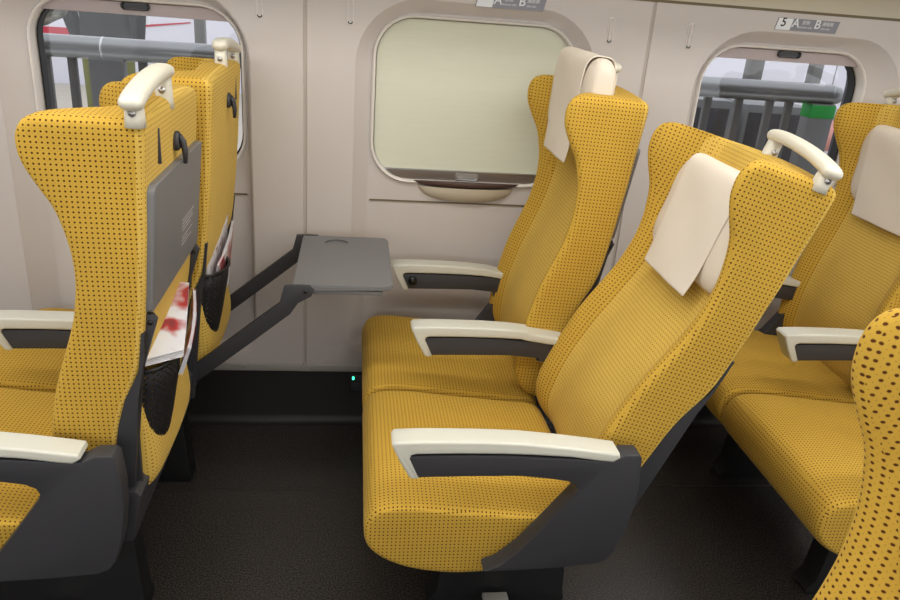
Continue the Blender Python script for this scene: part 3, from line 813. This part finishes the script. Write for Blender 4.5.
# ceiling lights
def lamp(y, n, lab):
    for k in range(n):
        xx = X0+.35+k*(X1-X0-.7)/(n-1)
        l = thing('ceiling_light', lab+(' %s' % ('near the front wall', 'over the first row', 'over the middle row', 'over the last row', 'near the back wall')[k]), 'ceiling light', (xx, y, ZC), 'long ceiling lights')
        bm = bmesh.new(); box(bm, -.58, .58, -.10, .10, -.03, -.002, .006); obj('housing', bm, 'white', l, angle=40)
        bm = bmesh.new(); box(bm, -.57, .57, -.085, .085, -.037, -.0305, .003); obj('diffuser', bm, 'lamp', l, angle=40)
LAMPS = []
def area(name, loc, sx, sy, power, col=(1, .965, .91), rot=(0, 0, 0)):
    d = bpy.data.lights.new(name, 'AREA'); d.shape = 'RECTANGLE'; d.size = sx; d.size_y = sy; d.energy = power; d.color = col
    o = bpy.data.objects.new(name, d); COL.objects.link(o); o.location = loc; o.rotation_euler = rot; return o
lamp(-.95, 5, 'long ceiling light on the window side')
lamp(-1.82, 5, 'long ceiling light on the aisle side')
area('light_window_side', (P, -.95, ZC-.05), X1-X0-.4, .22, 25, (1, .985, .96))
area('light_aisle_side', (P, -1.82, ZC-.05), X1-X0-.4, .22, 25, (1, .985, .96))
# windows of the aisle side: unseen blinds that glow by themselves, added as fill
for i in range(-2, 4):
    xc = (i+.5)*P
    w2 = thing('window_%d' % (i+12), None, None, (xc, YB, 0)); w2['kind'] = 'structure'
    bm = bmesh.new(); bm.faces.new([bm.verts.new((x, .004, z)) for x, z in rrect(.31, .88, 1.38, .12)]); obj('fill_blind', bm, 'fillblind', w2, smooth=False)
    bm = bmesh.new(); loft(bm, [[(x, y, z) for x, z in rrect(.31+d, .88-d, 1.38+d, .12+d)] for d, y in ((0, .003), (0, .012), (.012, .012), (.014, 0))], cap=False); obj('window_frame', bm, 'lip', w2, angle=50)
area('fill_aisle_side', (P, YB+.03, 1.13), 6*P-.3, .5, 21, (.93, .97, 1.), (math.pi/2, 0, 0))  # added fill light along the unseen wall, lifts low walls and seat sides


# ------------------------------------------------------------------ the platform outside
bm = bmesh.new(); box(bm, -9, 14, .30, 8.2, -.12, -.02); obj('ground_platform', bm, 'plat', kind='structure', smooth=False)
def bars(rl, xs, wide, Y, z0, z1, mat, name, dy=.02):
    for x in xs:
        bm = bmesh.new(); box(bm, x-wide/2, x+wide/2, Y-dy, Y+dy, z0, z1, .003); obj(name, bm, mat, rl, angle=40)
def fence(label, xa, xb, z, xs, joints):
    f = thing('platform_fence', label, 'fence', ((xa+xb)/2, 1.0, 0), 'platform fences outside the windows')
    cx = (xa+xb)/2
    pts = [(xa-cx, 0, z), (xb-cx-.06, 0, z), (xb-cx-.03, 0, z-.006), (xb-cx-.008, 0, z-.022), (xb-cx, 0, z-.05)]
    bm = bmesh.new(); sweep(bm, [(xa-cx, 0, z), (xb-cx-.05, 0, z), (xb-cx-.02, 0, z-.004), (xb-cx, 0, z-.014)], [(.045, .045), (.045, .045), (.041, .041), (.028, .030)], side=(0, 1, 0), n=24)
    top = obj('top_rail', bm, 'steel', f, angle=50)
    for j in joints:
        bm = bmesh.new(); cyl(bm, (j-cx, 0, z), (1, 0, 0), .0458, .008, 24); obj('rail_joint', bm, 'chrome', top)
    bars(f, [x-cx for x in xs], .034, 0, -.02, z-.03, 'bars', 'post', .012)
    bm = bmesh.new(); sweep(bm, [(xa-cx, 0, .12), (xb-cx-.05, 0, .12)], (.02, .02), side=(0, 1, 0), n=12); obj('bottom_rail', bm, 'steel', f)
    return f, cx
f1, c1 = fence('steel platform fence seen through the left window', -2.2, .60, 1.135, [-1.23, -1.095, -.995, -.72, -.62, -.50, -.38, -.26], [-.868])
bm = bmesh.new(); box(bm, -.925-c1, -.79-c1, -.03, .03, -.02, 1.10, .006); obj('post_board', bm, 'boards', f1, angle=40, label='wide grey post board')
f2, c2 = fence('steel platform fence ending beside a green taped post, seen through the right window', .95, 2.37, 1.140, [1.02, 1.16, 1.30, 1.44, 1.58, 1.735, 1.885, 2.035, 2.13], [])
bm = bmesh.new(); box(bm, 2.222-c2, 2.340-c2, -.04, .04, -.02, 1.10, .006); ep = obj('end_post', bm, 'boards', f2, angle=40)
bm = bmesh.new(); box(bm, 2.220-c2, 2.342-c2, -.042, .042, 1.035, 1.095, .004); obj('tape', bm, 'green', ep, label='band of bright green tape')
# dark cabinets behind the right fence
for x, w_, h_, l in ((1.92, .30, 1.06, 'dark grey equipment cabinet on the platform, leftmost behind the right fence'), (2.32, .36, 1.05, 'dark grey equipment cabinet on the platform beside the leftmost one')):
    c = thing('equipment_cabinet', l, 'cabinet', (x, 1.55, -.02))
    bm = bmesh.new(); box(bm, -w_/2, w_/2, -.15, .15, 0, h_, .01); obj('body', bm, 'boards', c, angle=40)
    bm = bmesh.new(); box(bm, -w_/2+.02, w_/2-.02, -.158, -.15, .1, h_-.04, .003); d_ = obj('door', bm, 'dark', c, angle=40)
    bm = bmesh.new(); box(bm, w_/2-.06, w_/2-.045, -.168, -.158, h_*.5, h_*.5+.1, .003); obj('handle', bm, 'bars', d_)
# low information board
n = thing('notice_board', 'pale notice board with pink print behind the right fence', 'notice board', (2.95, 1.9, -.02))
bm = bmesh.new(); box(bm, -.24, .24, -.01, .01, .45, 1.05, .004); obj('panel', bm, 'paper', n, angle=40)
bm = bmesh.new(); cyl(bm, (0, -.012, .84), (0, 1, 0), .09, .004, 32); obj('round_print', bm, 'pinkp', n)
bm = bmesh.new(); box(bm, -.2, .2, -.013, -.010, .93, 1.0); obj('heading_print', bm, 'poster', n)
bm = bmesh.new(); box(bm, -.22, -.19, -.01, .01, 0, .46, .003); obj('leg', bm, 'bars', n)
bm = bmesh.new(); box(bm, .19, .22, -.01, .01, 0, .46, .003); obj('leg', bm, 'bars', n)
# train standing at the far track
tr = thing('train_carriage', 'pale lavender train carriage with a red stripe on the far track', 'train', (2, 8.6, -.9))
bm = bmesh.new(); prism(bm, [(-11, .2), (12, .2), (12, 3.6), (-11, 3.6)], -.35, 2.2, .06, 3); obj('body', bm, 'lav', tr, angle=40)
bm = bmesh.new(); prism(bm, [(-8, 1.44), (-5.40, 1.48), (-5.37, 1.565), (-8, 1.56)], -.362, -.34); prism(bm, [(-5.40, 1.50), (-4.78, 1.603), (-3.97, 1.722), (-3.97, 1.735), (-4.78, 1.635), (-5.40, 1.56)], -.362, -.34); obj('stripe', bm, 'red', tr, smooth=False, label='red stripe')
for k in range(-9, 11, 2):
    bm = bmesh.new(); box(bm, k-.004, k+.004, -.356, -.34, .3, 3.4); obj('panel_joint', bm, 'bars', tr, smooth=False)
# grey columns on the platform
def column(x, y, w_, l):
    bm = bmesh.new(); box(bm, x-w_/2, x+w_/2, y-w_/2, y+w_/2, -.02, 3.4, .01)
    tag(obj('platform_column', bm, 'bars', angle=40), l, 'column', 'grey platform columns')
column(-.90, 3.2, .07, 'slim grey platform column seen at the right side of the left window')
column(2.98, 3.0, .10, 'grey platform column left of the blind pull in the right window')
column(3.45, 3.0, .08, 'grey platform column right of the blind pull in the right window')
pf = thing('framed_poster', 'small framed poster beside the dark dressed person on the platform', 'poster', (-1.93, 5.0, 0))
bm = bmesh.new(); box(bm, -.26, .26, -.03, .03, .98, 1.9, .01); obj('frame', bm, 'white', pf, angle=40)
bm = bmesh.new(); box(bm, -.20, .20, -.034, -.03, 1.05, 1.84); obj('print', bm, 'poster', pf, smooth=False)
bm = bmesh.new(); box(bm, -.03, .03, -.02, .02, -.02, .99, .005); obj('stand', bm, 'bars', pf, angle=40)

# person on the platform, back to the train
def person(x, y, face):
    root = thing('person', 'person in a dark jacket and olive trousers standing behind the platform fence', 'person', (x, y, -.02))
    me = bpy.data.meshes.new('body')
    J = [(0, 0, .93), (0, .0, 1.10), (0, .01, 1.28), (0, .0, 1.43), (0, -.005, 1.50), (0, -.03, 1.58), (0, -.03, 1.68),
         (.10, 0, .90), (.105, -.01, .50), (.105, .03, .09), (.11, -.10, .035), (-.10, 0, .90), (-.105, .0, .50), (-.105, .03, .09), (-.11, -.10, .035),
         (.19, 0, 1.40), (.225, .02, 1.13), (.20, -.05, .90), (.195, -.07, .82), (-.19, 0, 1.40), (-.225, .02, 1.13), (-.20, -.05, .90), (-.195, -.07, .82)]
    E_ = [(0, 1), (1, 2), (2, 3), (3, 4), (4, 5), (5, 6), (0, 7), (7, 8), (8, 9), (9, 10), (0, 11), (11, 12), (12, 13), (13, 14), (3, 15), (15, 16), (16, 17), (17, 18), (3, 19), (19, 20), (20, 21), (21, 22)]
    R_ = [.14, .135, .15, .13, .055, .085, .085, .095, .062, .042, .04, .095, .062, .042, .04, .062, .045, .034, .035, .062, .045, .034, .035]
    me.from_pydata([Vector(v) for v in J], E_, [])
    b = bpy.data.objects.new('body', me); COL.objects.link(b); b.parent = root
    sk = b.modifiers.new('skin', 'SKIN')
    for i, r in enumerate(R_):
        v = me.skin_vertices[0].data[i]; v.radius = (r, r*.78); v.use_root = (i == 0)
    s_ = b.modifiers.new('s', 'SUBSURF'); s_.levels = 2; s_.render_levels = 2
    me.materials.append(M['skin'])
    bm = bmesh.new()
    def tube(pts, rr, m):
        sweep(bm, pts, rr, side=(1, 0, 0), n=18)
    sweep(bm, [(0, 0, .88), (0, 0, .95), (0, 0, 1.10), (0, .01, 1.28), (0, 0, 1.40), (0, -.005, 1.47)], [(.185, .145), (.19, .15), (.175, .14), (.20, .15), (.20, .135), (.085, .08)], side=(1, 0, 0), n=24)
    for sx in (1, -1): sweep(bm, [(sx*.17, 0, 1.42), (sx*.225, .01, 1.30), (sx*.245, .02, 1.13), (sx*.215, -.045, .92)], [(.05, .07), (.065, .075), (.058, .062), (.048, .05)], side=(1, 0, 0), n=16)
    obj('jacket', bm, 'coat', root)
    bm = bmesh.new()
    sweep(bm, [(0, 0, .84), (0, 0, .98)], [(.17, .13), (.16, .12)], side=(1, 0, 0), n=20)
    for sx in (1, -1): sweep(bm, [(sx*.09, 0, .92), (sx*.105, 0, .50), (sx*.108, .03, .10)], [(.10, .11), (.078, .085), (.065, .07)], side=(1, 0, 0), n=18)
    obj('trousers', bm, 'olive', root)
    bm = bmesh.new(); bmesh.ops.create_uvsphere(bm, u_segments=20, v_segments=14, radius=1, matrix=Matrix.Translation((0, .0, 1.665)) @ Matrix.Diagonal((.092, .105, .105, 1)))
    obj('hair', bm, 'hair', root)
    bm = bmesh.new()
    for sx in (1, -1): box(bm, sx*.108-.045, sx*.108+.045, -.17, .09, 0, .07, .02)
    obj('shoes', bm, 'dark2', root)
    root.rotation_euler = (0, 0, face)
    return root
person(-1.72, 3.9, math.pi)
bm = bmesh.new(); bmesh.ops.create_uvsphere(bm, u_segments=24, v_segments=16, radius=1, matrix=Matrix.Diagonal((.15, .10, .15, 1)))
for v in bm.verts: v.co.z += .02*math.sin(v.co.x*25); v.co.x *= 1+.15*(v.co.z > 0)*0
bg = obj('bag', bm, 'bag', None, loc=(-2.09, 3.80, 1.16)); tag(bg, 'mottled grey and white bag carried beside the person on the platform', 'bag')

# ------------------------------------------------------------------ world, camera
w = bpy.data.worlds.new('station_daylight'); S.world = w; w.use_nodes = True
w.node_tree.nodes['Background'].inputs[0].default_value = (.92, .93, 1, 1); w.node_tree.nodes['Background'].inputs[1].default_value = 1.75

yaw, pitch, roll = .1419, .3885, .0792
fw = Vector((math.sin(yaw)*math.cos(pitch), math.cos(yaw)*math.cos(pitch), -math.sin(pitch)))
r0 = Vector((math.cos(yaw), -math.sin(yaw), 0)); u0 = r0.cross(fw)
c_, s_ = math.cos(roll), math.sin(roll)
rv = c_*r0+s_*u0; uv = -s_*r0+c_*u0
cam = bpy.data.cameras.new('camera'); cam.sensor_width = 36; cam.lens = 754.37*36/900; cam.clip_start = .05
co = bpy.data.objects.new('camera', cam); COL.objects.link(co)
m = Matrix((rv, uv, -fw)).transposed().to_4x4(); m.translation = Vector((.1502, -2.3582, 1.4564)); co.matrix_world = m
S.camera = co
S.view_settings.view_transform = 'Standard'; S.view_settings.look = 'None'; S.view_settings.exposure = .07; S.view_settings.gamma = 1.
S.view_settings.use_curve_mapping = False
